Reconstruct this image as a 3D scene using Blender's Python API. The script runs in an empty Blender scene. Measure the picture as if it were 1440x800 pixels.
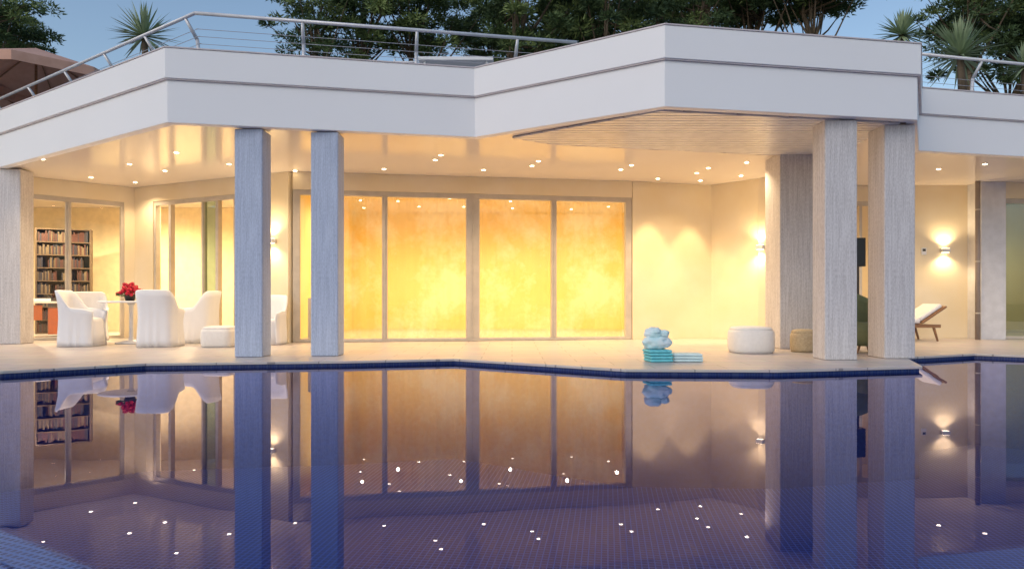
import bpy, bmesh, math, random
from mathutils import Vector, Matrix, noise
random.seed(7)
R=random.Random(11)
scene=bpy.context.scene
col=scene.collection
CZ=0.75; F=960.0; HY=423.0
H=3.05
def P(px,s): return ((px-720.0)/s, F/s)

# ---------------------------------------------------------------- materials
def newmat(name):
    m=bpy.data.materials.new(name); m.use_nodes=True
    nt=m.node_tree; b=nt.nodes["Principled BSDF"]; return m,nt,b
def N(nt,t,**k):
    n=nt.nodes.new(t)
    for a,v in k.items(): setattr(n,a,v)
    return n
def simple(name,c,rough=0.6,c2=None,scale=6.0,metal=0.0,bump=0.0,stretch=(1,1,1),detail=6,lo=0.35,hi=0.65,bscale=None,spec=None):
    m,nt,b=newmat(name)
    b.inputs["Roughness"].default_value=rough; b.inputs["Metallic"].default_value=metal
    if spec is not None: b.inputs["Specular IOR Level"].default_value=spec
    tc=N(nt,"ShaderNodeTexCoord"); mp=N(nt,"ShaderNodeMapping"); mp.inputs["Scale"].default_value=stretch
    nt.links.new(tc.outputs["Object"],mp.inputs[0])
    no=N(nt,"ShaderNodeTexNoise"); no.inputs["Scale"].default_value=scale; no.inputs["Detail"].default_value=detail
    nt.links.new(mp.outputs[0],no.inputs["Vector"])
    cr=N(nt,"ShaderNodeValToRGB"); cr.color_ramp.elements[0].position=lo; cr.color_ramp.elements[1].position=hi
    if c2 is None: c2=tuple(x*0.88 for x in c)
    cr.color_ramp.elements[0].color=(*c2,1); cr.color_ramp.elements[1].color=(*c,1)
    nt.links.new(no.outputs["Fac"],cr.inputs[0]); nt.links.new(cr.outputs[0],b.inputs["Base Color"])
    if bump>0:
        n2=N(nt,"ShaderNodeTexNoise"); n2.inputs["Scale"].default_value=bscale or scale*4; n2.inputs["Detail"].default_value=5
        nt.links.new(mp.outputs[0],n2.inputs["Vector"])
        bp=N(nt,"ShaderNodeBump"); bp.inputs["Strength"].default_value=bump; bp.inputs["Distance"].default_value=0.02
        nt.links.new(n2.outputs["Fac"],bp.inputs["Height"]); nt.links.new(bp.outputs[0],b.inputs["Normal"])
    return m
def emis(name,c,st):
    m=bpy.data.materials.new(name); m.use_nodes=True; nt=m.node_tree; nt.nodes.clear()
    e=N(nt,"ShaderNodeEmission"); e.inputs[0].default_value=(*c,1); e.inputs[1].default_value=st
    o=N(nt,"ShaderNodeOutputMaterial"); nt.links.new(e.outputs[0],o.inputs[0])
    m.cycles.emission_sampling='NONE'
    return m
def glassmat(name,tint,refl=0.10):
    m=bpy.data.materials.new(name); m.use_nodes=True; nt=m.node_tree; nt.nodes.clear()
    t=N(nt,"ShaderNodeBsdfTransparent"); t.inputs[0].default_value=(*tint,1)
    g=N(nt,"ShaderNodeBsdfGlossy"); g.inputs["Roughness"].default_value=0.01
    x=N(nt,"ShaderNodeMixShader"); x.inputs[0].default_value=refl
    o=N(nt,"ShaderNodeOutputMaterial")
    nt.links.new(t.outputs[0],x.inputs[1]); nt.links.new(g.outputs[0],x.inputs[2]); nt.links.new(x.outputs[0],o.inputs[0])
    return m
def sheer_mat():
    m=bpy.data.materials.new("glow_sheer"); m.use_nodes=True; nt=m.node_tree; nt.nodes.clear()
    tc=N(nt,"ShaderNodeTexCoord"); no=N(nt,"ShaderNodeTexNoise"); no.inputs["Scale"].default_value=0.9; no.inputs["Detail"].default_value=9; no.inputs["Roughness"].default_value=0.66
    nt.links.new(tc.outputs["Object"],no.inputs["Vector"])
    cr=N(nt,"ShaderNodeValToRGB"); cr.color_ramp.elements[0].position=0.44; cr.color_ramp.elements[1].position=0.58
    cr.color_ramp.elements[0].color=(0.84,0.58,0.17,1); cr.color_ramp.elements[1].color=(0.92,0.84,0.62,1)  # amber and cream blotches put the glow of the panes into the cloth
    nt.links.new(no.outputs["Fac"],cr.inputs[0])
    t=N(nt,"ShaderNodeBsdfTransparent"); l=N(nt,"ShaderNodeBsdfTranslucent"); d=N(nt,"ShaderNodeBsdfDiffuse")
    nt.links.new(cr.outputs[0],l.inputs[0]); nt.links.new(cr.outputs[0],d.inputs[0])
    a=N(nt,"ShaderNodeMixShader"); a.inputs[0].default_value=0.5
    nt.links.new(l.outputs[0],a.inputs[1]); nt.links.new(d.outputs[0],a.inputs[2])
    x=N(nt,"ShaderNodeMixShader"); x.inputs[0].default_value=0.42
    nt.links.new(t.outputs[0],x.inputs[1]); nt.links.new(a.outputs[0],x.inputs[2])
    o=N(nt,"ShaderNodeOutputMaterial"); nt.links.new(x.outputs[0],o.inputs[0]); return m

M_FASCIA=simple("fascia_paint",(0.88,0.87,0.88),0.55,(0.86,0.85,0.86),0.6,bump=0.04,bscale=60)
M_TRIM=simple("fascia_trim",(0.64,0.57,0.58),0.5)
M_CEIL=simple("ceiling_paint",(0.86,0.78,0.71),0.15,(0.84,0.76,0.69),0.8,spec=0.8)
M_SLAT=simple("slat_paint",(0.90,0.87,0.84),0.28,spec=0.8)
M_SLATGAP=simple("slat_gap",(0.20,0.16,0.14),0.8)
M_WALL=simple("wall_render",(0.85,0.74,0.56),0.8,(0.82,0.69,0.47),1.4,bump=0.10,bscale=40)
M_WALLC=simple("wall_render_pale",(0.72,0.71,0.74),0.8,bump=0.1,bscale=40)
M_YEL=simple("room_wall_yellow",(0.86,0.69,0.33),0.7,(0.85,0.60,0.20),0.7,detail=8,lo=0.38,hi=0.66)
M_STUDY=simple("study_wall",(0.88,0.74,0.48),0.8)
M_SHEER=sheer_mat()
M_FRAME=simple("frame_metal",(0.58,0.52,0.45),0.4)
M_GLASS=glassmat("window_glass",(0.97,0.97,0.95),0.06)
M_GLASS_SKY=glassmat("sky_tint_glass",(0.35,0.50,0.42),0.25)  # green tint painted in for the sky reflected in a sliding door leaf
M_METAL=simple("rail_metal",(0.72,0.72,0.75),0.35,metal=0.2)
M_CABLE=simple("cable_metal",(0.50,0.50,0.54),0.35,metal=0.3)
M_WHITE=simple("white_fabric",(0.78,0.78,0.81),0.85,(0.76,0.76,0.79),5,bump=0.12,bscale=5)
M_POUF=simple("pouf_fabric",(0.80,0.78,0.76),0.9,(0.76,0.74,0.72),20,bump=0.15,bscale=120)
M_TAN=simple("tan_wicker",(0.50,0.40,0.26),0.8,(0.40,0.31,0.19),40,bump=0.3,bscale=90)
M_OLIVE=simple("olive_fabric",(0.20,0.22,0.11),0.85,bump=0.2)
M_WOOD=simple("wood",(0.34,0.18,0.09),0.45,(0.20,0.10,0.05),3,stretch=(1,14,14))
M_TEAL=simple("teal_towel",(0.20,0.64,0.72),0.9,(0.14,0.56,0.64),20,bump=0.4,bscale=120)
M_CYAN=simple("pale_cyan_towel",(0.66,0.84,0.86),0.9,bump=0.4,bscale=120)
M_TERRY=simple("white_towel",(0.80,0.88,0.89),0.95,(0.50,0.74,0.78),7,bump=0.4,bscale=80)
M_RED=simple("petals",(0.60,0.01,0.04),0.6,(0.35,0.0,0.02),30)
M_GREEN=simple("stem_leaf",(0.05,0.11,0.03),0.6)
M_BLACK=simple("black_plastic",(0.02,0.02,0.02),0.4)
M_PARASOL=simple("parasol_canvas",(0.62,0.36,0.27),0.85,(0.54,0.30,0.22),4,bump=0.1)
M_BARK=simple("bark",(0.18,0.13,0.09),0.9,(0.08,0.06,0.04),6,stretch=(1,1,.25),bump=0.6)
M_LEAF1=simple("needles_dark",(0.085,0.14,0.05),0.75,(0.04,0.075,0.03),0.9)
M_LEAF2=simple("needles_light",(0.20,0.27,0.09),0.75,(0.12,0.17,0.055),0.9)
M_YUC=simple("yucca_leaf",(0.36,0.44,0.27),0.5,(0.18,0.26,0.13),2)
M_GROUND=simple("ground_soil",(0.12,0.11,0.06),0.95,(0.06,0.08,0.03),0.8,bump=0.4)
M_ROOFTILE=simple("roof_paving",(0.40,0.38,0.36),0.8)
M_LAMP=emis("lamp_glow",(1.0,0.78,0.46),20)
M_SCON=emis("sconce_glow",(1.0,0.76,0.42),10)

def column_mat(name,ca,cb):
    m,nt,b=newmat(name); b.inputs["Roughness"].default_value=0.75
    tc=N(nt,"ShaderNodeTexCoord")
    mp=N(nt,"ShaderNodeMapping"); mp.inputs["Scale"].default_value=(42,42,1.6)
    mp2=N(nt,"ShaderNodeMapping"); mp2.inputs["Scale"].default_value=(70,70,26)
    nt.links.new(tc.outputs["Object"],mp.inputs[0]); nt.links.new(tc.outputs["Object"],mp2.inputs[0])
    a=N(nt,"ShaderNodeTexNoise"); a.inputs["Scale"].default_value=1.0; a.inputs["Detail"].default_value=4
    c=N(nt,"ShaderNodeTexNoise"); c.inputs["Scale"].default_value=1.0; c.inputs["Detail"].default_value=5
    nt.links.new(mp.outputs[0],a.inputs["Vector"]); nt.links.new(mp2.outputs[0],c.inputs["Vector"])
    mx=N(nt,"ShaderNodeMath",operation='ADD'); nt.links.new(a.outputs["Fac"],mx.inputs[0]); nt.links.new(c.outputs["Fac"],mx.inputs[1])
    d=N(nt,"ShaderNodeMath",operation='MULTIPLY'); d.inputs[1].default_value=0.5; nt.links.new(mx.outputs[0],d.inputs[0])
    cr=N(nt,"ShaderNodeValToRGB"); cr.color_ramp.elements[0].position=0.36; cr.color_ramp.elements[1].position=0.60
    cr.color_ramp.elements[0].color=(*ca,1); cr.color_ramp.elements[1].color=(*cb,1)
    nt.links.new(d.outputs[0],cr.inputs[0]); nt.links.new(cr.outputs[0],b.inputs["Base Color"])
    bp=N(nt,"ShaderNodeBump"); bp.inputs["Strength"].default_value=0.25; bp.inputs["Distance"].default_value=0.01
    nt.links.new(d.outputs[0],bp.inputs["Height"]); nt.links.new(bp.outputs[0],b.inputs["Normal"])
    return m
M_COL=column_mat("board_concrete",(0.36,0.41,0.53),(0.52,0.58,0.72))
M_COL2=column_mat("board_concrete_warm",(0.47,0.44,0.44),(0.68,0.65,0.65))

def paving_mat():
    m,nt,b=newmat("stone_paving"); b.inputs["Roughness"].default_value=0.35
    tc=N(nt,"ShaderNodeTexCoord")
    br=N(nt,"ShaderNodeTexBrick"); br.offset=0.5
    br.inputs["Color1"].default_value=(0.64,0.57,0.53,1); br.inputs["Color2"].default_value=(0.57,0.51,0.48,1); br.inputs["Mortar"].default_value=(0.34,0.30,0.28,1)
    br.inputs["Scale"].default_value=1.0; br.inputs["Mortar Size"].default_value=0.007; br.inputs["Brick Width"].default_value=0.8; br.inputs["Row Height"].default_value=0.4
    nt.links.new(tc.outputs["Object"],br.inputs["Vector"])
    no=N(nt,"ShaderNodeTexNoise"); no.inputs["Scale"].default_value=5; no.inputs["Detail"].default_value=8
    nt.links.new(tc.outputs["Object"],no.inputs["Vector"])
    mx=N(nt,"ShaderNodeMixRGB",blend_type='MULTIPLY'); mx.inputs[0].default_value=0.22
    nt.links.new(br.outputs["Color"],mx.inputs[1]); nt.links.new(no.outputs["Color"],mx.inputs[2]); nt.links.new(mx.outputs[0],b.inputs["Base Color"])
    return m
M_PAVE=paving_mat()

def mosaic_mat(name,c1,c2,mor,size,ms,rot=8):
    m,nt,b=newmat(name); b.inputs["Roughness"].default_value=0.4
    tc=N(nt,"ShaderNodeTexCoord"); mp=N(nt,"ShaderNodeMapping"); mp.inputs["Rotation"].default_value=(0,0,math.radians(rot))
    nt.links.new(tc.outputs["Object"],mp.inputs[0])
    br=N(nt,"ShaderNodeTexBrick"); br.offset=0.0; br.squash=1.0
    br.inputs["Color1"].default_value=(*c1,1); br.inputs["Color2"].default_value=(*c2,1); br.inputs["Mortar"].default_value=(*mor,1)
    br.inputs["Scale"].default_value=1.0; br.inputs["Mortar Size"].default_value=ms; br.inputs["Brick Width"].default_value=size; br.inputs["Row Height"].default_value=size
    br.inputs["Bias"].default_value=0.0
    nt.links.new(mp.outputs[0],br.inputs["Vector"]); nt.links.new(br.outputs["Color"],b.inputs["Base Color"])
    return m
M_MOS=mosaic_mat("blue_mosaic",(0.001,0.022,0.20),(0.001,0.036,0.28),(0.12,0.28,0.72),0.052,0.0055)
M_RIM=mosaic_mat("rim_mosaic",(0.003,0.022,0.13),(0.006,0.035,0.19),(0.03,0.06,0.18),0.03,0.003)
M_PWALL=simple("pool_wall_mosaic",(0.012,0.08,0.42),0.4,(0.006,0.05,0.32),20)

def water_mat():
    m=bpy.data.materials.new("pool_water"); m.use_nodes=True; nt=m.node_tree; nt.nodes.clear()
    t=N(nt,"ShaderNodeBsdfTransparent"); t.inputs[0].default_value=(0.55,0.84,1.0,1)
    g=N(nt,"ShaderNodeBsdfGlossy"); g.inputs["Roughness"].default_value=0.004; g.inputs[0].default_value=(0.68,0.70,1.0,1)
    fr=N(nt,"ShaderNodeFresnel"); fr.inputs[0].default_value=1.42
    tc=N(nt,"ShaderNodeTexCoord"); no=N(nt,"ShaderNodeTexNoise"); no.inputs["Scale"].default_value=1.6; no.inputs["Detail"].default_value=3
    nt.links.new(tc.outputs["Object"],no.inputs["Vector"])
    bp=N(nt,"ShaderNodeBump"); bp.inputs["Strength"].default_value=0.02; bp.inputs["Distance"].default_value=0.02
    nt.links.new(no.outputs["Fac"],bp.inputs["Height"])
    nt.links.new(bp.outputs[0],g.inputs["Normal"]); nt.links.new(bp.outputs[0],fr.inputs["Normal"])
    x=N(nt,"ShaderNodeMixShader"); o=N(nt,"ShaderNodeOutputMaterial")
    nt.links.new(fr.outputs[0],x.inputs[0]); nt.links.new(t.outputs[0],x.inputs[1]); nt.links.new(g.outputs[0],x.inputs[2]); nt.links.new(x.outputs[0],o.inputs[0])
    return m
M_WATER=water_mat()

# ---------------------------------------------------------------- object helpers
def link(o): col.objects.link(o); return o
def mk(name,bm,mats,parent=None,smooth=False,loc=None,bevel=0.0,subd=0):
    me=bpy.data.meshes.new(name)
    bmesh.ops.recalc_face_normals(bm,faces=bm.faces[:]) if len(bm.faces)<20000 else None
    bm.to_mesh(me); bm.free()
    if not isinstance(mats,(list,tuple)): mats=[mats]
    for m in mats: me.materials.append(m)
    if smooth:
        for p in me.polygons: p.use_smooth=True
    o=bpy.data.objects.new(name,me); link(o)
    if parent is not None:
        o.parent=parent
        if loc=='world': o.matrix_parent_inverse=Matrix.Translation(-parent_world(parent))
    elif loc is not None and loc!='world': o.location=loc
    if bevel>0:
        md=o.modifiers.new("bevel","BEVEL"); md.width=bevel; md.segments=2; md.limit_method='ANGLE'
    if subd: 
        md=o.modifiers.new("sub","SUBSURF"); md.levels=subd; md.render_levels=subd
    return o
def parent_world(p):
    q=p
    while q.parent is not None: q=q.parent
    return q.location.copy() if p.parent is None else Vector((0,0,0))
def info(o,label,cat,group=None):
    o["label"]=label; o["category"]=cat
    if group: o["group"]=group
def empty(name,loc,label,cat,group=None,rz=0.0):
    e=bpy.data.objects.new(name,None); e.empty_display_size=0.2; link(e); e.location=loc; e.rotation_euler=(0,0,rz)
    info(e,label,cat,group); return e
def sub_empty(name,parent):
    e=bpy.data.objects.new(name,None); link(e); e.parent=parent
    if parent.parent is None: e.matrix_parent_inverse=Matrix.Translation(-parent.location)
    return e
def box(bm,x0,x1,y0,y1,z0,z1):
    v=[bm.verts.new(p) for p in [(x0,y0,z0),(x1,y0,z0),(x1,y1,z0),(x0,y1,z0),(x0,y0,z1),(x1,y0,z1),(x1,y1,z1),(x0,y1,z1)]]
    for f in [(0,3,2,1),(4,5,6,7),(0,1,5,4),(1,2,6,5),(2,3,7,6),(3,0,4,7)]: bm.faces.new([v[i] for i in f])
def segbox(bm,p0,p1,z0,z1,t0,t1):
    p0=Vector(p0[:2]); p1=Vector(p1[:2]); d=(p1-p0).normalized(); n=Vector((-d.y,d.x))
    pts=[p0+n*t0,p1+n*t0,p1+n*t1,p0+n*t1]
    v=[bm.verts.new((q.x,q.y,z)) for z in (z0,z1) for q in pts]
    for f in [(0,3,2,1),(4,5,6,7),(0,1,5,4),(1,2,6,5),(2,3,7,6),(3,0,4,7)]: bm.faces.new([v[i] for i in f])
def prism(bm,pts,z0,z1):
    a=[bm.verts.new((x,y,z0)) for x,y in pts]; b=[bm.verts.new((x,y,z1)) for x,y in pts]
    n=len(pts); bm.faces.new(a[::-1]); bm.faces.new(b)
    for i in range(n): bm.faces.new([a[i],a[(i+1)%n],b[(i+1)%n],b[i]])
def tube(bm,a,b,r0,r1=None,n=10,cap=True):
    a=Vector(a); b=Vector(b); r1=r0 if r1 is None else r1
    d=(b-a).normalized(); u=d.orthogonal().normalized(); w=d.cross(u)
    A=[];B=[]
    for i in range(n):
        t=2*math.pi*i/n; q=u*math.cos(t)+w*math.sin(t)
        A.append(bm.verts.new(a+q*r0)); B.append(bm.verts.new(b+q*r1))
    for i in range(n): bm.faces.new([A[i],A[(i+1)%n],B[(i+1)%n],B[i]])
    if cap: bm.faces.new(A[::-1]); bm.faces.new(B)
def lathe(bm,prof,n=28,c=(0,0),sx=1,sy=1,sq=2.0):
    rings=[]
    for r,z in prof:
        ring=[]
        for i in range(n):
            t=2*math.pi*i/n; ct,st=math.cos(t),math.sin(t)
            k=(abs(ct)**sq+abs(st)**sq)**(-1/sq)
            ring.append(bm.verts.new((c[0]+r*sx*ct*k,c[1]+r*sy*st*k,z)))
        rings.append(ring)
    for a,b in zip(rings,rings[1:]):
        for i in range(n): bm.faces.new([a[i],a[(i+1)%n],b[(i+1)%n],b[i]])
    bm.faces.new(rings[0][::-1]); bm.faces.new(rings[-1])
def offset_line(pts,d):
    pts=[Vector(p) for p in pts]; out=[]
    for i,p in enumerate(pts):
        ns=[]
        if i>0: e=(p-pts[i-1]).normalized(); ns.append(Vector((-e.y,e.x)))
        if i<len(pts)-1: e=(pts[i+1]-p).normalized(); ns.append(Vector((-e.y,e.x)))
        if len(ns)==2:
            m=(ns[0]+ns[1]).normalized(); k=d/max(0.35,m.dot(ns[0]))
        else: m=ns[0]; k=d
        out.append((p+m*k))
    return out
def strip(bm,pts,z0,z1,t0,t1):
    a=offset_line(pts,t0); b=offset_line(pts,t1); n=len(pts)
    V=[[bm.verts.new((q.x,q.y,z)) for q in L] for L,z in ((a,z0),(b,z0),(b,z1),(a,z1))]
    for i in range(n-1):
        for k in range(4):
            l=(k+1)%4; bm.faces.new([V[k][i],V[k][i+1],V[l][i+1],V[l][i]])
    bm.faces.new([V[k][0] for k in range(4)]); bm.faces.new([V[k][-1] for k in range(3,-1,-1)])
def clip(poly,y,keep_above):
    out=[]
    for i in range(len(poly)):
        a=poly[i]; b=poly[(i+1)%len(poly)]
        ia=(a[1]>=y)==keep_above; ib=(b[1]>=y)==keep_above
        if ia: out.append(a)
        if ia!=ib:
            t=(y-a[1])/(b[1]-a[1]); out.append((a[0]+(b[0]-a[0])*t,y))
    return out
def copy_thing(src,loc,rz,scale=None,suffix=None):
    n=src.copy(); col.objects.link(n); n.location=loc; n.rotation_euler=(0,0,rz)
    if scale: n.scale=scale
    for ch in [c for c in src.children]:
        k=ch.copy(); col.objects.link(k); k.parent=n; k.matrix_parent_inverse=ch.matrix_parent_inverse.copy()
        for ch2 in ch.children:
            k2=ch2.copy(); col.objects.link(k2); k2.parent=k; k2.matrix_parent_inverse=ch2.matrix_parent_inverse.copy()
    return n
def spot(loc,power,size,blend=0.6,color=(1,0.70,0.38),rot=(0,0,0),rad=0.03):
    l=bpy.data.lights.new("spot_lamp",'SPOT'); l.energy=power; l.spot_size=math.radians(size); l.spot_blend=blend; l.color=color; l.shadow_soft_size=rad
    o=bpy.data.objects.new("spot_lamp",l); link(o); o.location=loc; o.rotation_euler=rot
    return o

# ---------------------------------------------------------------- plan
A=Vector((-4.45,8.81)); Pl=Vector((-8.81,11.75))
FAS=[( -16.0, A.y+(A.x+16)*(Pl.y-A.y)/(A.x-Pl.x) ),tuple(A),(-0.52,9.6),(1.81,8.09),(5.16,8.69)]
FAS2=[(5.16,8.69),(6.24,10.47),(8.18,10.9),(14.0,12.2)]
FULL=FAS+FAS2[1:]
villa=empty("villa",(0,11,0),"low white modernist villa with zigzag roof and glass walls","house")

inner=offset_line(FULL,0.14)
bm=bmesh.new(); prism(bm,[(p.x,p.y) for p in inner]+[(14,20.5),(-16,20.5)],3.09,3.85)
roof=mk("roof",bm,M_ROOFTILE,villa,loc='world')
bm=bmesh.new(); prism(bm,[(p.x,p.y) for p in inner]+[(14,20.4),(-16,20.4)],3.065,3.085)
ceiling=mk("ceiling",bm,M_CEIL,villa,loc='world')
bm=bmesh.new(); strip(bm,FULL,3.05,3.60,0.0,0.13)
mk("fascia",bm,M_FASCIA,villa,loc='world',bevel=0.006)
bm=bmesh.new(); strip(bm,FULL,3.614,4.0,-0.04,0.15)
mk("parapet",bm,M_FASCIA,villa,loc='world',bevel=0.006)
bm=bmesh.new(); strip(bm,FULL,3.5985,3.6155,-0.025,0.12); mk("shadow_gap",bm,M_TRIM,villa,loc='world')
bm=bmesh.new(); strip(bm,FULL,4.002,4.018,-0.05,0.165); mk("coping",bm,M_TRIM,villa,loc='world')

poly=[(0.02,9.60),(1.8,8.25),(5.02,8.83),(5.05,10.6),(4.0,10.72),(0.6,10.0)]
bm=bmesh.new(); prism(bm,poly,3.058,3.0645)
mk("soffit_backing",bm,M_SLATGAP,villa,loc='world')
bm=bmesh.new(); y=8.2
while y<10.75:
    q=clip(clip(poly,y,True),y+0.100,False)
    if len(q)>=3: prism(bm,q,3.036,3.057)
    y+=0.125
mk("soffit_slats",bm,M_SLAT,villa,loc='world')
bm=bmesh.new()
for a,b in [((0.02,9.60),(0.6,10.0)),((0.6,10.0),(4.0,10.72)),((4.0,10.72),(5.05,10.6))]:
    segbox(bm,a,b,3.035,3.064,0.0,0.02)
mk("soffit_edge",bm,M_TRIM,villa,loc='world')

def column(x0,x1,y0,dep,mat=None):
    bm=bmesh.new(); w=x1-x0
    box(bm,-w/2,w/2,0,dep,0.002,H-0.012)
    o=mk("column",bm,mat or M_COL,villa,bevel=0.012)
    o.location=((x0+x1)/2,y0,0); o.matrix_parent_inverse=Matrix.Translation(-villa.location)
    return o
column(-3.70,-3.33,9.10,0.34); column(-2.73,-2.36,9.26,0.34); column(-8.93,-8.55,11.87,0.34,M_COL2)
column(3.96,4.37,8.64,0.36,M_COL2); column(4.84,5.24,8.87,0.42,M_COL2)
bm=bmesh.new(); box(bm,4.19,4.78,10.67,11.3,0.002,3.064); mk("pier",bm,M_COL2,villa,loc='world',bevel=0.01)

WT=2.75
C0=(-11.5,10.26); CL=(-7.74,14.0); CM=(-4.01,12.23); CR=(2.34,13.24)
def lerp(a,b,t): return (a[0]+(b[0]-a[0])*t,a[1]+(b[1]-a[1])*t)
L1a=(-9.75,12.0)
wbm=bmesh.new()
TH=0.18; CT=3.062
def wall(p0,p1,z0=0.002,z1=CT): segbox(wbm,p0,p1,z0,z1,0.0,TH)
def window(p0,p1,mull,widths=None,fw=0.06,z1=WT,glass=None):
    w=sub_empty("window",villa)
    d=Vector(p1)-Vector(p0); L=d.length; d.normalize()
    bm=bmesh.new()
    def at(t): return (p0[0]+d.x*t,p0[1]+d.y*t)
    segbox(bm,at(0),at(L),z1-0.09,z1,0.02,0.12)
    segbox(bm,at(0),at(L),0.004,0.06,0.02,0.12)
    xs=[0.0]+[m*L for m in mull]+[L]; ws=[fw]+(widths or [fw]*len(mull))+[fw]
    for i,(x,w_) in enumerate(zip(xs,ws)):
        a=x-w_/2; b=x+w_/2
        if i==0: a,b=0,w_
        if i==len(xs)-1: a,b=L-w_,L
        segbox(bm,at(a),at(b),0.06,z1-0.09,0.02,0.12)
        if w_>=0.09 and 0<i<len(xs)-1:
            segbox(bm,at(x-0.012),at(x+0.012),0.06,z1-0.09,0.0,0.019)
    mk("frame",bm,M_FRAME,w,loc='world',bevel=0.005)
    for i in range(len(xs)-1):
        bm=bmesh.new(); a=xs[i]+ws[i]/2; b=xs[i+1]-ws[i+1]/2
        q0,q1=at(a),at(b); n=Vector((-d.y,d.x))*0.07
        vs=[bm.verts.new(p) for p in [(q0[0]+n.x,q0[1]+n.y,0.06),(q1[0]+n.x,q1[1]+n.y,0.06),(q1[0]+n.x,q1[1]+n.y,z1-0.09),(q0[0]+n.x,q0[1]+n.y,z1-0.09)]]
        bm.faces.new(vs)
        g=M_GLASS
        if glass and i in glass: g=glass[i]
        mk("pane",bm,g,w,loc='world')
    segbox(wbm,p0,p1,z1,CT,0,TH)
    return w
w1a=lerp(L1a,CL,0.288); w1b=lerp(L1a,CL,0.934)
wall(C0,w1a); window(w1a,w1b,[0.472],[0.09]); wall(w1b,CL)
w2a=lerp(CL,CM,0.134); w2b=lerp(CL,CM,0.683)
wall(CL,w2a); window(w2a,w2b,[0.204,0.608,0.78],[0.07,0.05,0.07],glass={2:M_GLASS_SKY}); wall(w2b,CM)
w3a=lerp(CM,CR,0.012); w3b=lerp(CM,CR,0.998)
window(w3a,w3b,[0.055,0.256,0.512,0.757],[0.07,0.10,0.25,0.10],fw=0.12)
K1=(4.0,13.7); K2=(4.8,12.8); K3=(5.4,13.7)
wall(CR,K1); wall(K1,K2); wall(K2,K3)
wall(K3,(6.1,13.7)); window((6.1,13.7),(7.92,13.7),[0.5]); wall((7.92,13.7),(9.14,13.7))
window((9.62,13.35),(11.6,13.35),[0.5],glass={0:M_GLASS_SKY}); wall((11.6,13.35),(14,13.35))
mk("wall",wbm,M_WALL,villa,loc='world')
def partbox(name,mat,*a):
    bm=bmesh.new(); box(bm,*a); return mk(name,bm,mat,villa,loc='world')
partbox("pier",M_WALLC,9.14,9.62,13.3,13.9,0.002,CT)
partbox("room_wall",M_YEL,-4.19,5.49,18.0,18.2,0.002,CT); partbox("room_wall",M_YEL,5.5,5.6,13.95,18.2,0.002,CT)
partbox("room_wall",M_YEL,-4.35,-4.2,12.75,18.2,0.002,CT)
partbox("room_wall",M_STUDY,-14,-4.36,17.0,17.2,0.002,CT); partbox("room_wall",M_STUDY,-14.2,-14.01,9,17.2,0.002,CT)
partbox("room_wall",M_WALL,5.61,14,16.5,16.7,0.002,CT); partbox("room_wall",M_WALL,14.01,14.2,13.6,16.7,0.002,CT)

def glow_curtain(p0,p1,off,z1=2.72,lab="added yellow sheer evening the room glow behind the sliding glass"):  # added cloth, hung here to even out the window glow
    d=Vector(p1)-Vector(p0); L=d.length; d.normalize(); n=Vector((-d.y,d.x))
    e=empty("glow_curtain",(p0[0],p0[1],0.0),lab,"glow_curtain","added glow sheers"); bm=bmesh.new(); prev=None; k=int(L/0.035)
    for i in range(k+1):
        t=L*i/k; w=off+0.022*math.sin(t*26+1.5*math.sin(t*3)); q=d*t+n*w
        c=(bm.verts.new((q.x,q.y,0.01)),bm.verts.new((q.x,q.y,z1)))
        if prev: bm.faces.new([prev[0],c[0],c[1],prev[1]])
        prev=c
    mk("cloth",bm,M_SHEER,e,smooth=True)
    bm=bmesh.new(); a=n*off; b=d*L+n*off; tube(bm,(a.x,a.y,z1+.02),(b.x,b.y,z1+.02),.012); mk("rod",bm,M_METAL,e)
glow_curtain(lerp(w3a,w3b,0.07),lerp(w3a,w3b,0.505),0.30); glow_curtain(lerp(w3a,w3b,0.52),lerp(w3a,w3b,0.985),0.30)

def downlight(x,y,power,ang=120,lamp=True,col_=(1,0.74,0.44),blend=0.8):
    bm=bmesh.new(); lathe(bm,[(0.055,3.061),(0.055,3.066),(0.04,3.066)],16,(x,y)); 
    r=mk("downlight",bm,M_METAL,ceiling)
    bm=bmesh.new(); lathe(bm,[(0.032,3.057),(0.032,3.060)],14,(x,y)); mk("lens",bm,M_LAMP,r)
    if lamp: spot((x,y,3.03),power,ang,blend,col_)
TP=76
for px,s in [(190,72),(182,83),(248,90),(322,83),(612,85.5),(620,88.5),(748,82),(757,84.8),(873,79.7),(888,82.3),(980,77.6),(996,80.6),(1050,84),(1320,80),(1385,83),(60,86),(470,82),(1230,78)]:
    x,y=P(px,s); downlight(x,y,TP,135)
for px,s in [(232,79),(540,80),(680,79.5),(1150,78),(415,79),(128,75)]:
    x,y=P(px,s); downlight(x,y,0,lamp=False)
for px,s in [(925,74.2),(985,73.0),(1042,76)]:  # extra downlights, added to wash the wall in gold
    x,y=P(px,s); downlight(x,y,110,58,col_=(1,0.70,0.32),blend=0.4)
k=0
for x in (-3.5,-2.4,-1.2,0.0,1.2,2.5,3.8):
    for y in (13.95,14.8,15.7,17.0):
        k+=1
        if y<14 and x>0.5: continue
        lampon=(y==14.8 and k//4%2==0) or (y==15.7 and k//4%2==1)
        downlight(x+R.uniform(-.3,.3),y+R.uniform(-.25,.25),235,165,lamp=lampon,col_=(1,0.78,0.44))
for i,(x,y) in enumerate([(-6.6,14.6),(-8.6,15.4),(-10.5,14.6),(-12,13.4),(-5.4,14.4),(-7.4,15.9),(-9.4,14.0)]): downlight(x,y,560,165,lamp=i in(0,1,2),col_=(1,0.78,0.46))
for x,y in [(6.8,15.0),(10.8,15.0)]: downlight(x,y,260,150)

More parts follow.
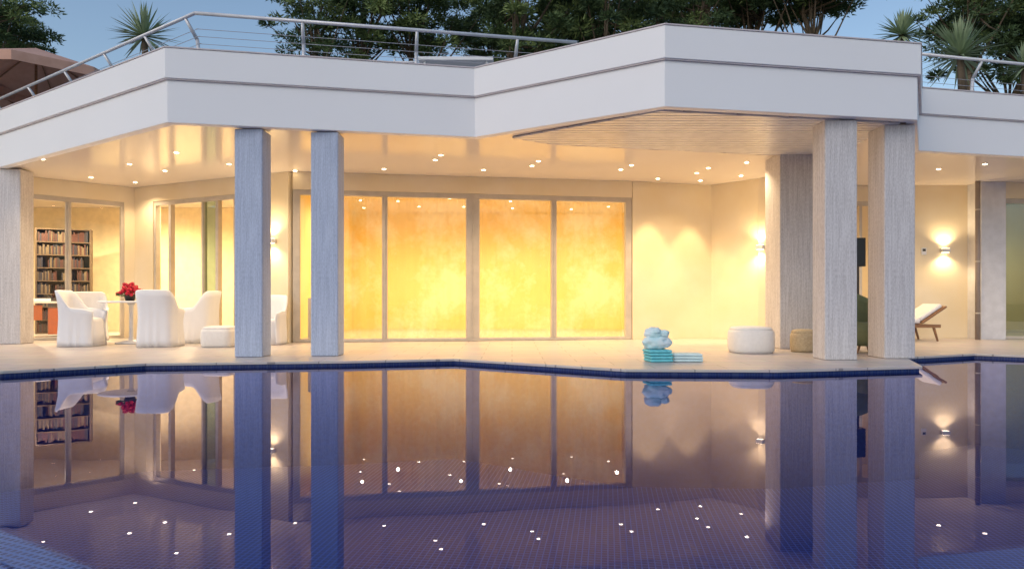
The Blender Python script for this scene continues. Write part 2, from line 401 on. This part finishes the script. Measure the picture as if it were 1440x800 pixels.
def wall_lamp(x,y,z,ang,label):
    e=empty("wall_lamp",(x,y,z),label,"lamp","wall lamps",ang)
    bm=bmesh.new(); box(bm,-0.075,0.075,-0.10,0.0,-0.04,0.04); mk("lamp_body",bm,M_METAL,e,bevel=0.008)
    bm=bmesh.new(); box(bm,-0.06,0.06,-0.085,-0.015,0.0405,0.044); mk("lamp_lens",bm,M_SCON,e)
    bm=bmesh.new(); box(bm,-0.06,0.06,-0.085,-0.015,-0.044,-0.0405); mk("lamp_lens",bm,M_SCON,e)
    n=Vector((math.sin(ang),-math.cos(ang)))
    for sg in (1,-1):
        spot((x+n.x*0.10,y+n.y*0.10,z+sg*0.06),30,140,0.9,(1,0.74,0.40),rot=(math.pi if sg>0 else 0,0,0),rad=0.02)
wall_lamp(4.70,12.86,1.755,math.atan2(-0.9,0.8),"small metal up-and-down wall light on cream wall")
wall_lamp(8.66,13.69,1.755,0.0,"small metal up-and-down wall light on cream wall")
wall_lamp(-4.33,12.36,1.83,math.atan2(-1.77,3.73),"small metal up-and-down wall light beside glass doors")

e=empty("drainpipe",(9.02,13.22,0),"dark metal drainpipe with brackets against the white wall","pipe")
bm=bmesh.new(); tube(bm,(0,0,0.0),(0,0,3.06),0.045,n=14); mk("pipe",bm,simple("pipe_metal",(0.30,0.25,0.23),0.5),e,smooth=True)
for z in (0.5,1.5,2.5): bm=bmesh.new(); lathe(bm,[(0.052,z),(0.052,z+0.025)],14); mk("bracket",bm,M_FRAME,e)
e=empty("wall_speaker",(6.08,12.0,0),"black loudspeaker on a slim stand beside the door","speaker")
bm=bmesh.new(); box(bm,-0.09,0.09,-0.1,0.1,1.35,1.85); mk("cabinet",bm,M_BLACK,e,bevel=0.01)
bm=bmesh.new(); tube(bm,(0,0,0.03),(0,0,1.35),0.02); lathe(bm,[(0.16,0.001),(0.15,0.03)],20); mk("stand",bm,M_BLACK,e)
e=empty("intercom",(8.25,13.695,1.74),"small pale intercom panel mounted on cream wall","intercom")
bm=bmesh.new(); box(bm,-0.05,0.05,-0.03,0,-0.07,0.07); mk("panel",bm,M_WHITE,e,bevel=0.006)
bm=bmesh.new(); box(bm,-0.03,0.03,-0.034,-0.031,0.0,0.05); mk("screen",bm,M_BLACK,e)

# ---------------------------------------------------------------- deck, pool, ground
DECK=[(-12,4.9),(-5.45,7.30),(-4.4,8.20),(-2.1,8.52),(-0.75,8.85),(1.25,7.50),(2.9,7.42),(4.72,7.85),(5.25,9.1),(6.6,9.72),(7.3,9.2),(14,9.0)]
bm=bmesh.new(); prism(bm,DECK+[(14,20.4),(-14.5,20.4),(-14.5,4.9)],-0.03,0.0)
d=mk("terrace_paving",bm,M_PAVE,bevel=0.004); d["kind"]="structure"
bm=bmesh.new()
strip(bm,DECK,-0.12,-0.0305,0.03,0.3)
d=mk("pool_rim",bm,M_RIM); d["kind"]="structure"
bm=bmesh.new()
strip(bm,DECK,-1.3,-0.121,0.032,0.3)
d=mk("pool_wall",bm,M_PWALL); d["kind"]="structure"
bm=bmesh.new(); prism(bm,[(-20,-8),(20,-8),(20,13),(-20,13)],-1.4,-1.3)
d=mk("pool_floor",bm,M_MOS); d["kind"]="structure"
bm=bmesh.new()
vs=[bm.verts.new(p) for p in [(-20,-8,-0.065),(20,-8,-0.065),(20,11.5,-0.065),(-20,11.5,-0.065)]]; bm.faces.new(vs)
d=mk("water",bm,M_WATER); d["kind"]="structure"
arc=[]
cx,cy,r=-3.6,-0.9,3.80
for i in range(49):
    t=math.radians(130-i*2.5); arc.append((cx+r*math.cos(t),cy+r*math.sin(t)))
bm=bmesh.new(); prism(bm,arc[::-1],-1.298,-0.085)
d=mk("pool_step",bm,mosaic_mat("ledge_mosaic",(0.003,0.035,0.17),(0.006,0.055,0.23),(0.50,0.60,0.80),0.030,0.006,25)); d["kind"]="structure"
bm=bmesh.new(); prism(bm,[(-400,-400),(400,-400),(400,700),(-400,700)],-1.6,-1.5); d=mk("ground",bm,M_GROUND); d["kind"]="structure"
bm=bmesh.new(); nx,ny=50,30; g=[]
for j in range(ny):
    row=[]
    for i in range(nx):
        x=-60+120*i/(nx-1); y=20.6+60*j/(ny-1)
        z=3.2+min(1,(y-20.6)/12)*3.2+0.08*(y-20.6)+0.4*math.sin(x*.3+y*.2)*min(1,(y-20.6)/6)
        row.append(bm.verts.new((x,y,z)))
    g.append(row)
for j in range(ny-1):
    for i in range(nx-1): bm.faces.new([g[j][i],g[j][i+1],g[j+1][i+1],g[j+1][i]])
for i in range(nx-1):
    a=bm.verts.new((g[0][i].co.x,20.6,-1.5)); b=bm.verts.new((g[0][i+1].co.x,20.6,-1.5)); bm.faces.new([a,b,g[0][i+1],g[0][i]])
d=mk("hill",bm,M_GROUND,smooth=True); d["kind"]="structure"

def railing(pts,posts,label,RZ):
    e=empty("railing",(pts[0][0],pts[0][1],3.85),label,"railing","roof terrace railings")
    off=Vector(e.location)
    def L(p,z): return Vector((p[0],p[1],z))-off
    bm=bmesh.new()
    for a,b in zip(pts,pts[1:]): tube(bm,L(a,RZ),L(b,RZ),0.024,n=10)
    mk("handrail",bm,M_METAL,e,smooth=True)
    for k in range(5):
        bm=bmesh.new(); z=3.98+k*0.09
        for a,b in zip(pts,pts[1:]):
            dd=0.16*(1-(z-3.85)/(RZ-3.85)); n=(Vector(b)-Vector(a)).normalized(); n=Vector((-n.y,n.x))*dd
            tube(bm,L((a[0]+n.x,a[1]+n.y),z),L((b[0]+n.x,b[1]+n.y),z),0.004,n=5)
        mk("cable",bm,M_CABLE,e)
    for p,dr in posts:
        dv=Vector(dr[:2]).normalized(); n=Vector((-dv.y,dv.x))*0.22
        bm=bmesh.new()
        A0=Vector((p[0]+n.x,p[1]+n.y)); A1=Vector((p[0]+n.x*.75,p[1]+n.y*.75)); 
        tube(bm,L(A0,3.852),L(A1,RZ-.25),0.028,0.026,n=8)
        tube(bm,L(A1,RZ-.25),L(p,RZ-0.02),0.026,0.022,n=8)
        mk("post",bm,M_METAL,e,smooth=True)
rA=(-10.4,13.35); rB=(-4.17,8.98); rC=(0.95,10.0)
dA=(rB[0]-rA[0],rB[1]-rA[1]); dB=(rC[0]-rB[0],rC[1]-rB[1])
posts=[(lerp(rA,rB,t),dA) for t in (0.10,0.30,0.49,0.67,0.83)]+[(lerp(rA,rB,0.97),dA)]+[(lerp(rB,rC,t),dB) for t in (0.26,0.555,0.83)]
railing([lerp(rA,rB,-0.4),rA,rB,rC],posts,"steel cable railing with leaning posts along roof edge",4.53)
rD=(6.15,10.75); rE=(14,12.6)
dd=(rE[0]-rD[0],rE[1]-rD[1])
railing([rD,rE],[(lerp(rD,rE,t),dd) for t in (0.01,0.19,0.36,0.5)],"steel cable railing on the lower roof terrace",4.66)

# ---------------------------------------------------------------- furniture
def sstep(x): x=max(0,min(1,x)); return x*x*(3-2*x)
def make_chair(loc,rz,label):
    e=empty("dining_chair",loc,label,"chair","white slipcovered dining chairs",rz)
    bm=bmesh.new()
    lathe(bm,[(0.285,0.004),(0.272,0.2),(0.262,0.40),(0.25,0.45),(0.19,0.475)],32,(0,0.0),1.0,1.0,4)
    mk("seat",bm,M_WHITE,e,smooth=True)
    bm=bmesh.new(); n=72; G=[]
    for i in range(n+1):
        t=-1+2*i/n; th=math.radians(-90+t*136)
        c=abs(t)
        top=0.62+0.28*sstep((0.60-c)/0.30)+0.02*math.cos(t*2.4)-0.03*sstep((c-.8)/.2)
        lean=0.05*sstep((0.6-c)/.5)
        rows=[]
        ct,st=math.cos(th),math.sin(th); q=(abs(ct)**4+abs(st)**4)**(-1/4)
        def rad(f): return 0.300+0.014*math.cos(f*4.5)+0.022*f**2.5+0.009*math.sin(th*13+1.3*math.sin(th*4))*(1-f)**1.3
        for k in range(9):
            f=k/8; z=0.003+f*(top-0.003); r=rad(f)
            rows.append((r*ct*q,r*st*q-lean*f*f,z))
        rows.append(((rad(1)-.02)*ct*q,(rad(1)-.02)*st*q-lean,top+.010))
        for k in range(8,-1,-1):
            f=k/8; z=0.02+f*(top-0.03); r=rad(f)-0.045
            rows.append((r*ct*q,r*st*q-lean*f*f,z))
        G.append([bm.verts.new(p) for p in rows])
    m=len(G[0])
    for i in range(n):
        for k in range(m): bm.faces.new([G[i][k],G[i+1][k],G[i+1][(k+1)%m],G[i][(k+1)%m]])
    bm.faces.new(G[0][::-1]); bm.faces.new(G[-1])
    mk("backrest",bm,M_WHITE,e,smooth=True)
    return e
ch=make_chair((-7.16,11.40,0),math.radians(-82),"white slipcovered armchair pulled up to the round table")
copy_thing(ch,(-5.80,11.28,0),math.radians(4))
copy_thing(ch,(-5.66,12.3,0),math.radians(88))
copy_thing(ch,(-8.05,13.0,0),math.radians(215))
c=copy_thing(ch,(-4.22,11.80,0),math.radians(178),(0.92,0.92,0.92)); c["label"]="white slipcovered armchair standing alone beside the wall"

e=empty("dining_table",(-6.72,12.05,0),"round white pedestal table set for outdoor dining","table")
bm=bmesh.new(); lathe(bm,[(0.50,0.715),(0.52,0.724),(0.52,0.742),(0.50,0.75)],40); mk("table_top",bm,M_WHITE,e)
bm=bmesh.new(); lathe(bm,[(0.26,0.003),(0.25,0.025),(0.05,0.06),(0.035,0.12),(0.035,0.66),(0.07,0.714)],24); mk("pedestal",bm,M_METAL,e,smooth=True)
e=empty("flower_pot",(-6.63,11.85,0.75),"large bunch of red flowers in dark pot on the table","flowers")
bm=bmesh.new(); lathe(bm,[(0.07,0.0),(0.10,0.10),(0.095,0.11)],20); mk("pot",bm,M_BLACK,e,smooth=True)
bm=bmesh.new()
for i in range(110):
    a=R.uniform(0,6.28); r=R.uniform(0,0.22); z=0.17+R.uniform(0,0.14)-r*r*2.4
    bmesh.ops.create_icosphere(bm,subdivisions=1,radius=R.uniform(.022,.036),matrix=Matrix.Translation((r*math.cos(a),r*math.sin(a),z)))
mk("blossom",bm,M_RED,e)
bm=bmesh.new()
for i in range(80):
    a=R.uniform(0,6.28); r=R.uniform(0.05,0.25); z=0.10+R.uniform(-.03,0.06)
    p=Vector((r*math.cos(a),r*math.sin(a),z)); q=Vector((R.uniform(-1,1),R.uniform(-1,1),R.uniform(-.5,1))).normalized()*0.05; w=q.orthogonal().normalized()*0.018
    vs=[bm.verts.new(x) for x in (Vector((0,0,.1)).lerp(p,.6)-w,p+w,p+q)]; bm.faces.new(vs)
mk("foliage",bm,M_GREEN,e)

def pouf(loc,r,h,mat,label,sq=4.0,name="pouf"):
    e=empty(name,loc,label,"pouf","outdoor poufs")
    bm=bmesh.new(); lathe(bm,[(r*.93,0.003),(r,0.05),(r*1.01,h*.5),(r,h-.06),(r*.96,h-.02),(r*.88,h-0.005)],36,sq=sq)
    mk("base",bm,mat,e,smooth=True)
    bm=bmesh.new(); lathe(bm,[(r*.9,h-0.02),(r*.93,h+0.0),(r*.85,h+0.03),(r*.5,h+0.042),(r*.05,h+.045)],36,sq=sq)
    mk("cushion",bm,mat,e,smooth=True)
pouf((3.48,9.95,0),0.31,0.34,M_POUF,"white upholstered drum pouf on the stone terrace",2.6)
pouf((4.30,10.05,0),0.19,0.29,M_TAN,"tan woven pouf beside the concrete column",2.2)
pouf((-4.78,11.2,0),0.25,0.30,M_POUF,"white square upholstered pouf near the dining set",6)

e=empty("lounge_armchair",(5.12,9.95,0),"olive green high-backed rounded armchair between the columns","chair")
bm=bmesh.new(); lathe(bm,[(0.18,0.1),(0.28,0.16),(0.31,0.3),(0.29,0.42),(0.2,0.44)],28); mk("seat",bm,M_OLIVE,e,smooth=True)
bm=bmesh.new(); n=30;G=[]
for i in range(n+1):
    t=-1+2*i/n; th=math.radians(90+20+t*110); top=0.45+0.42*math.cos(t*1.35)
    rows=[]
    for k in range(9):
        f=k/8; rows.append(((0.30+0.07*math.sin(f*2.6))*math.cos(th),(0.30+0.07*math.sin(f*2.6))*math.sin(th),0.12+f*(top-0.1)))
    for k in range(8,-1,-1):
        f=k/8; rows.append(((0.25+0.07*math.sin(f*2.6))*math.cos(th),(0.25+0.07*math.sin(f*2.6))*math.sin(th),0.13+f*(top-0.12)))
    G.append([bm.verts.new(p) for p in rows])
for i in range(n):
    for k in range(18): bm.faces.new([G[i][k],G[i+1][k],G[i+1][(k+1)%18],G[i][(k+1)%18]])
bm.faces.new(G[0][::-1]); bm.faces.new(G[-1]); mk("backrest",bm,M_OLIVE,e,smooth=True)
for i in range(4):
    a=math.radians(45+90*i); bm=bmesh.new(); tube(bm,(0.14*math.cos(a),0.14*math.sin(a),0.13),(0.24*math.cos(a),0.24*math.sin(a),0.002),0.018,0.012); mk("leg",bm,M_WOOD,e)

e=empty("sun_lounger",(7.42,13.0,0),"wooden sun lounger with white cushion and raised back","sun lounger")
bm=bmesh.new()
for y in (-0.3,0.3): box(bm,-0.95,0.55,y-0.02,y+0.02,0.25,0.31)
for x in (-0.93,-0.2,0.53): box(bm,x-0.02,x+0.02,-0.279,0.279,0.255,0.305)
mk("frame",bm,M_WOOD,e,bevel=0.005)
for x in (-0.85,0.42):
    for y in (-0.3,0.3): bm=bmesh.new(); tube(bm,(x,y,0.27),(x+(0.08 if x>0 else -.05),y,0.002),0.026,0.018); mk("leg",bm,M_WOOD,e)
bm=bmesh.new(); box(bm,-0.93,0.2,-0.28,0.28,0.325,0.42); mk("cushion",bm,M_WHITE,e,bevel=0.03)
bm=bmesh.new(); box(bm,0,0.50,-0.28,0.28,0,0.08); bmesh.ops.rotate(bm,verts=bm.verts,cent=(0,0,0),matrix=Matrix.Rotation(math.radians(-34),3,'Y')); bmesh.ops.translate(bm,verts=bm.verts,vec=(0.2,0,0.36)); mk("backrest",bm,M_WHITE,e,bevel=0.03)
bm=bmesh.new(); box(bm,0,0.54,-0.32,0.32,-0.04,-0.003); bmesh.ops.rotate(bm,verts=bm.verts,cent=(0,0,0),matrix=Matrix.Rotation(math.radians(-34),3,'Y')); bmesh.ops.translate(bm,verts=bm.verts,vec=(0.2,0,0.36)); mk("back_frame",bm,M_WOOD,e,bevel=0.008)

def towel_stack(loc,w,d_,n,h,mat,label,rz):
    e=empty("towel_stack",loc,label,"towels",None,rz)
    for i in range(n):
        bm=bmesh.new(); z=0.003+i*h; k=R.uniform(-.012,.012)
        box(bm,-w/2+k,w/2+k,-d_/2,d_/2,z,z+h-0.004); mk("towel",bm,mat,e,bevel=h*0.4)
towel_stack((1.80,8.45,0),0.29,0.28,4,0.038,M_TEAL,"aqua folded towels stacked at the pool edge",0.15)
towel_stack((2.17,8.50,0),0.36,0.28,3,0.034,M_CYAN,"pale aqua folded towels beside the darker stack",-0.1)
e=empty("rolled_towel",(1.79,8.45,0.155),"crumpled and rolled white terry towels on aqua stack","towel")
def lump(c,s,sd):
    bm=bmesh.new(); bmesh.ops.create_icosphere(bm,subdivisions=4,radius=1.0)
    for v in bm.verts:
        p=v.co.copy(); k=1+0.22*noise.noise(p*1.7+Vector((sd,1,2)))+0.14*noise.noise(p*4+Vector((sd,0,0)))
        v.co=Vector((c[0]+p.x*s[0]*k,c[1]+p.y*s[1]*k,max(0.002,c[2]+p.z*s[2]*k)))
    mk("towel_roll",bm,M_TERRY,e,smooth=True)
lump((-0.0,0,0.08),(0.17,0.12,0.095),3); lump((-0.04,0,0.20),(0.12,0.09,0.07),5); lump((0.09,0.01,0.19),(0.07,0.08,0.05),8)

e=empty("bookcase",(-10.25,15.6,0),"tall bookcase packed with dark book spines","bookcase",None,math.radians(25))
W=0.54; bm=bmesh.new()
M_SHELF=simple("shelf_wood",(0.11,0.07,0.04),0.6)
box(bm,-W,-W+.03,0,.32,0.003,2.4); box(bm,W-.03,W,0,.32,0.003,2.4); box(bm,-W+.03,W-.03,.30,.32,0.003,2.4)
zs=[z for z in [0.01+0.295*i for i in range(9)] if z<2.4]
for z in zs: box(bm,-W+.031,W-.031,0.002,.299,z,z+.022)
mk("shelf",bm,M_SHELF,e)
bcols=[simple("book_a",(0.07,0.02,0.015),.6),simple("book_b",(0.02,0.02,0.035),.6),simple("book_c",(0.14,0.10,0.06),.6),simple("book_d",(0.035,0.02,0.015),.6)]
bks=[bmesh.new() for _ in bcols]
for z in zs[:-1]:
    x=-W+.04
    while x<W-.07:
        w=R.uniform(.015,.038); hh=R.uniform(.17,.25)
        box(bks[R.randrange(4)],x,x+w*.92,0.03,.25,z+.023,z+.023+hh)
        x+=w
        if R.random()<.05: x+=.10
for b_,m_ in zip(bks,bcols):
    o=mk("books",b_,m_,e); o["kind"]="stuff"
e=empty("desk",(-9.85,14.4,0),"white desk with red drawers and papers inside the study","desk",None,math.radians(35))
bm=bmesh.new(); box(bm,-.6,.6,-.3,.3,.70,.74); mk("desk_top",bm,M_WHITE,e,bevel=.004)
for x in (-.57,.57):
    for y in (-.27,.27): bm=bmesh.new(); box(bm,x-.02,x+.02,y-.02,y+.02,0.003,.70); mk("leg",bm,M_METAL,e)
MR=simple("red_lacquer",(0.45,0.12,0.04),.4)
bm=bmesh.new(); box(bm,-.45,-.05,-.25,.2,0.35,.66); mk("drawer_unit",bm,MR,e,bevel=.005)
bm=bmesh.new(); box(bm,.05,.4,-.25,.2,.05,.6); mk("drawer_unit",bm,MR,e,bevel=.005)
bm=bmesh.new(); box(bm,-.2,.1,-.1,.1,.741,.80); mk("papers",bm,M_WHITE,e)
e=empty("statue",(-3.62,12.75,0),"slim dark figurine on a pale plinth behind the glass","statue")
bm=bmesh.new(); box(bm,-.15,.15,-.15,.15,.003,.8); mk("plinth",bm,M_WHITE,e,bevel=.01)
bm=bmesh.new(); lathe(bm,[(.06,.801),(.05,.9),(.09,1.1),(.05,1.3),(.1,1.5),(.11,1.62),(.04,1.7),(.065,1.78),(.02,1.87)],18); mk("figure",bm,simple("bronze",(.15,.08,.04),.4,metal=.6),e,smooth=True)

e=empty("patio_table",(-0.9,11.3,3.85),"pale outdoor table on the roof terrace","table")
bm=bmesh.new(); box(bm,-.6,.6,-.4,.4,.74,.80); mk("table_top",bm,M_WHITE,e,bevel=.01)
for x in (-.5,.5):
    for y in (-.33,.33): bm=bmesh.new(); tube(bm,(x,y,.003),(x,y,.74),.025); mk("leg",bm,M_METAL,e)
e=empty("patio_chair",(-1.75,11.2,3.85),"metal garden chair on the roof terrace","chair")
bm=bmesh.new()
for x in (-.22,.22):
    tube(bm,(x,.2,.003),(x,.26,.95),.018); tube(bm,(x,-.22,.003),(x,-.22,.62),.018); tube(bm,(x,-.22,.62),(x,.22,.64),.016)
for z in (.6,.7,.8,.9): tube(bm,(-.22,.24,z),(.22,.24,z),.012)
mk("frame",bm,M_METAL,e); bm=bmesh.new(); box(bm,-.2,.2,-.2,.2,.42,.47); mk("seat",bm,M_WHITE,e,bevel=.015)

def parasol(loc,r,h,label):
    e=empty("parasol",loc,label,"parasol","terracotta parasols")
    bm=bmesh.new(); tube(bm,(0,0,.06),(0,0,h),.03,.025); mk("pole",bm,M_WOOD,e)
    bm=bmesh.new(); lathe(bm,[(.28,.003),(.28,.05),(.06,.08)],24); mk("base",bm,M_METAL,e)
    bm=bmesh.new(); n=8; apex=bm.verts.new((0,0,h)); rim=[];val=[]
    for i in range(n):
        a=2*math.pi*(i+.5)/n; rim.append(bm.verts.new((r*math.cos(a),r*math.sin(a),h-.62))); val.append(bm.verts.new((r*1.0*math.cos(a),r*1.0*math.sin(a),h-.80)))
    for i in range(n):
        bm.faces.new([apex,rim[i],rim[(i+1)%n]]); bm.faces.new([rim[i],val[i],val[(i+1)%n],rim[(i+1)%n]])
    mk("canopy",bm,M_PARASOL,e)
    for i in range(n):
        bm=bmesh.new()
        a=2*math.pi*(i+.5)/n; tube(bm,(0,0,h-.03),(r*.99*math.cos(a),r*.99*math.sin(a),h-.65),.014,n=5)
        mk("rib",bm,M_WOOD,e)
parasol((-9.9,14.2,3.85),1.75,2.15,"terracotta canvas parasol open over the roof terrace")
parasol((-12.6,15.5,3.85),1.6,2.2,"terracotta canvas parasol open over the roof terrace")

# ---------------------------------------------------------------- vegetation
def crown_mesh(seed,rx,rz,nclump,nleaf,flat=False,leaf=0.25):
    rr=random.Random(seed); bm=bmesh.new(); cl=[]
    for i in range(nclump):
        while True:
            p=Vector((rr.uniform(-1,1),rr.uniform(-1,1),rr.uniform(-1,1)))
            if 0.2<p.length<1: break
        if flat: p.z=abs(p.z)*0.9-0.2
        k=1+0.25*math.sin(3*math.atan2(p.y,p.x)+seed)
        c=Vector((p.x*rx*k,p.y*rx*k,p.z*rz)); cl.append(c)
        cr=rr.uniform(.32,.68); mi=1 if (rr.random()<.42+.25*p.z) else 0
        for j in range(nleaf):
            q=Vector((rr.gauss(0,1),rr.gauss(0,1),rr.gauss(0,.6)))
            q=q.normalized()*cr*rr.random()**.5
            q.z*=0.55
            b=c+q; d_=(q.normalized()+Vector((rr.uniform(-.7,.7),rr.uniform(-.7,.7),rr.uniform(-.3,.8)))).normalized()*leaf*rr.uniform(.5,1.2)
            w=d_.cross(Vector((rr.uniform(-1,1),rr.uniform(-1,1),rr.uniform(-1,1)))).normalized()*leaf*.16
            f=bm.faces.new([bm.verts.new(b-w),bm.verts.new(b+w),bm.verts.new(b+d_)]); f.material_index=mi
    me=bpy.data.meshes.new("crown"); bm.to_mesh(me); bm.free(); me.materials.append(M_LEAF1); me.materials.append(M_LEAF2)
    return me,cl
def trunk_mesh(hgt,cl,seed):
    rr=random.Random(seed); bm=bmesh.new(); pts=[Vector((0,0,-hgt))]
    for i in range(1,7): pts.append(Vector((rr.uniform(-.18,.18)*i*.5,rr.uniform(-.18,.18)*i*.5,-hgt+hgt*i/6*1.1)))
    for i in range(6): tube(bm,pts[i],pts[i+1],.24-.03*i,.24-.03*(i+1),n=8)
    for c in cl[::3]:
        b=pts[rr.choice([3,4,5])]; m=b.lerp(c,.5)+Vector((0,0,-.15)); tube(bm,b,m,.06,.04,n=5); tube(bm,m,c,.04,.012,n=5)
    me=bpy.data.meshes.new("trunk"); bm.to_mesh(me); bm.free(); me.materials.append(M_BARK)
    return me
kinds=[]
for sd,rx,rz,nc,nl,fl in [(1,2.3,3.2,84,140,False),(2,2.1,3.6,80,140,False),(3,2.6,2.8,86,140,False),(4,3.0,1.1,85,150,True)]:
    m_,c_=crown_mesh(sd,rx,rz,nc,nl,fl); kinds.append((m_,trunk_mesh(7.5 if not fl else 8,c_,sd),7.5 if not fl else 8))
def tree(px,s,ycen,kind,sc,rz):
    x,y=P(px,s); zc=CZ+(HY-ycen)/s; me,tm,hg=kinds[kind]
    e=empty("pine_tree",(x,y,zc-hg*sc),"dark green pine tree on the hillside above the terrace" if kind!=3 else "umbrella pine with flat spreading crown on the hillside","tree","hillside pines",rz)
    for nm,m in (("trunk",tm),("crown",me)):
        o=bpy.data.objects.new(nm,m); link(o); o.parent=e; o.location=(0,0,hg)
    e.scale=(sc,sc,sc)
for a in [(-15,37,20,0,.8,0),(12,33,50,2,.55,2),(445,38,25,0,.70,1),(515,36,-5,1,.85,3),(590,35,25,2,.85,.5),(690,31,60,0,.75,4),(730,38,0,1,.85,2.2),(785,34,30,0,1,1.3),(855,37,5,2,.9,5),
          (925,33,25,1,.9,.2),(985,36,0,0,.6,2.7),(1060,34,6,3,.9,1),(1140,36,0,3,.85,4),(1362,38,10,0,.75,.7),(1425,36,30,2,1,2.9),(1490,38,10,1,.9,1.9),(820,28,60,1,.9,.9),(900,28,70,0,.9,.9),(960,27,75,2,.8,.3)]:
    tree(*a)

def yucca(px,s,ypx,r,label,seed):
    rr=random.Random(seed); x,y=P(px,s); z=CZ+(HY-ypx)/s
    e=empty("yucca_plant",(x,y,3.852),label,"yucca","spiky yuccas"); zc=z-3.852
    bm=bmesh.new(); tube(bm,(0,0,0),(0.05,0,zc*.6),.10,.08); tube(bm,(0.05,0,zc*.6),(0,0,zc),.08,.06); mk("trunk",bm,M_BARK,e,smooth=True)
    bm=bmesh.new()
    for i in range(150):
        a=rr.uniform(0,6.28); el=math.radians(rr.uniform(-35,88)); L=r*rr.uniform(.8,1.1)
        d_=Vector((math.cos(a)*math.cos(el),math.sin(a)*math.cos(el),math.sin(el))); w=d_.cross(Vector((0,0,1))).normalized()*0.026
        o0=Vector((0,0,zc)); p1=o0+d_*L*.5; p2=o0+d_*L+Vector((0,0,-.06*L))
        v=[bm.verts.new(q) for q in (o0-w*.6,o0+w*.6,p1+w,p1-w,p2)]; bm.faces.new([v[0],v[1],v[2],v[3]]); bm.faces.new([v[3],v[2],v[4]])
    mk("crown",bm,M_YUC,e)
yucca(203,66,52,.74,"spiky yucca rising behind the roof railing",1)
yucca(1268,66,50,.58,"spiky yucca rising behind the roof railing",2)
yucca(1350,70,78,.84,"large spiky yucca behind the lower roof railing",3)
yucca(1440,64,95,.6,"spiky yucca rising behind the roof railing",4)

# ---------------------------------------------------------------- light + sky
w=bpy.data.worlds.new("World"); scene.world=w; w.use_nodes=True; nt=w.node_tree
sky=nt.nodes.new("ShaderNodeTexSky"); sky.sky_type='NISHITA'; sky.sun_disc=False
sky.sun_elevation=math.radians(36); sky.sun_rotation=math.radians(215); sky.air_density=1.3; sky.dust_density=1.6; sky.ozone_density=2.0
bg=nt.nodes["Background"]; bg.inputs[1].default_value=0.15; nt.links.new(sky.outputs[0],bg.inputs[0])
s=bpy.data.lights.new("sun",'SUN'); s.energy=0.25; s.angle=math.radians(30); s.color=(1.0,0.90,0.88)
so=bpy.data.objects.new("sun",s); link(so); so.rotation_euler=(math.radians(54),0,math.radians(-35))

cam=bpy.data.cameras.new("camera"); co=bpy.data.objects.new("camera",cam); link(co)
co.location=(0,0,CZ); co.rotation_euler=(math.radians(90),0,0); cam.lens=24; cam.sensor_width=36; cam.shift_y=23/1440; cam.clip_end=2000; cam.clip_start=0.05
scene.camera=co
scene.view_settings.view_transform='Standard'; scene.view_settings.look='None'; scene.view_settings.exposure=0
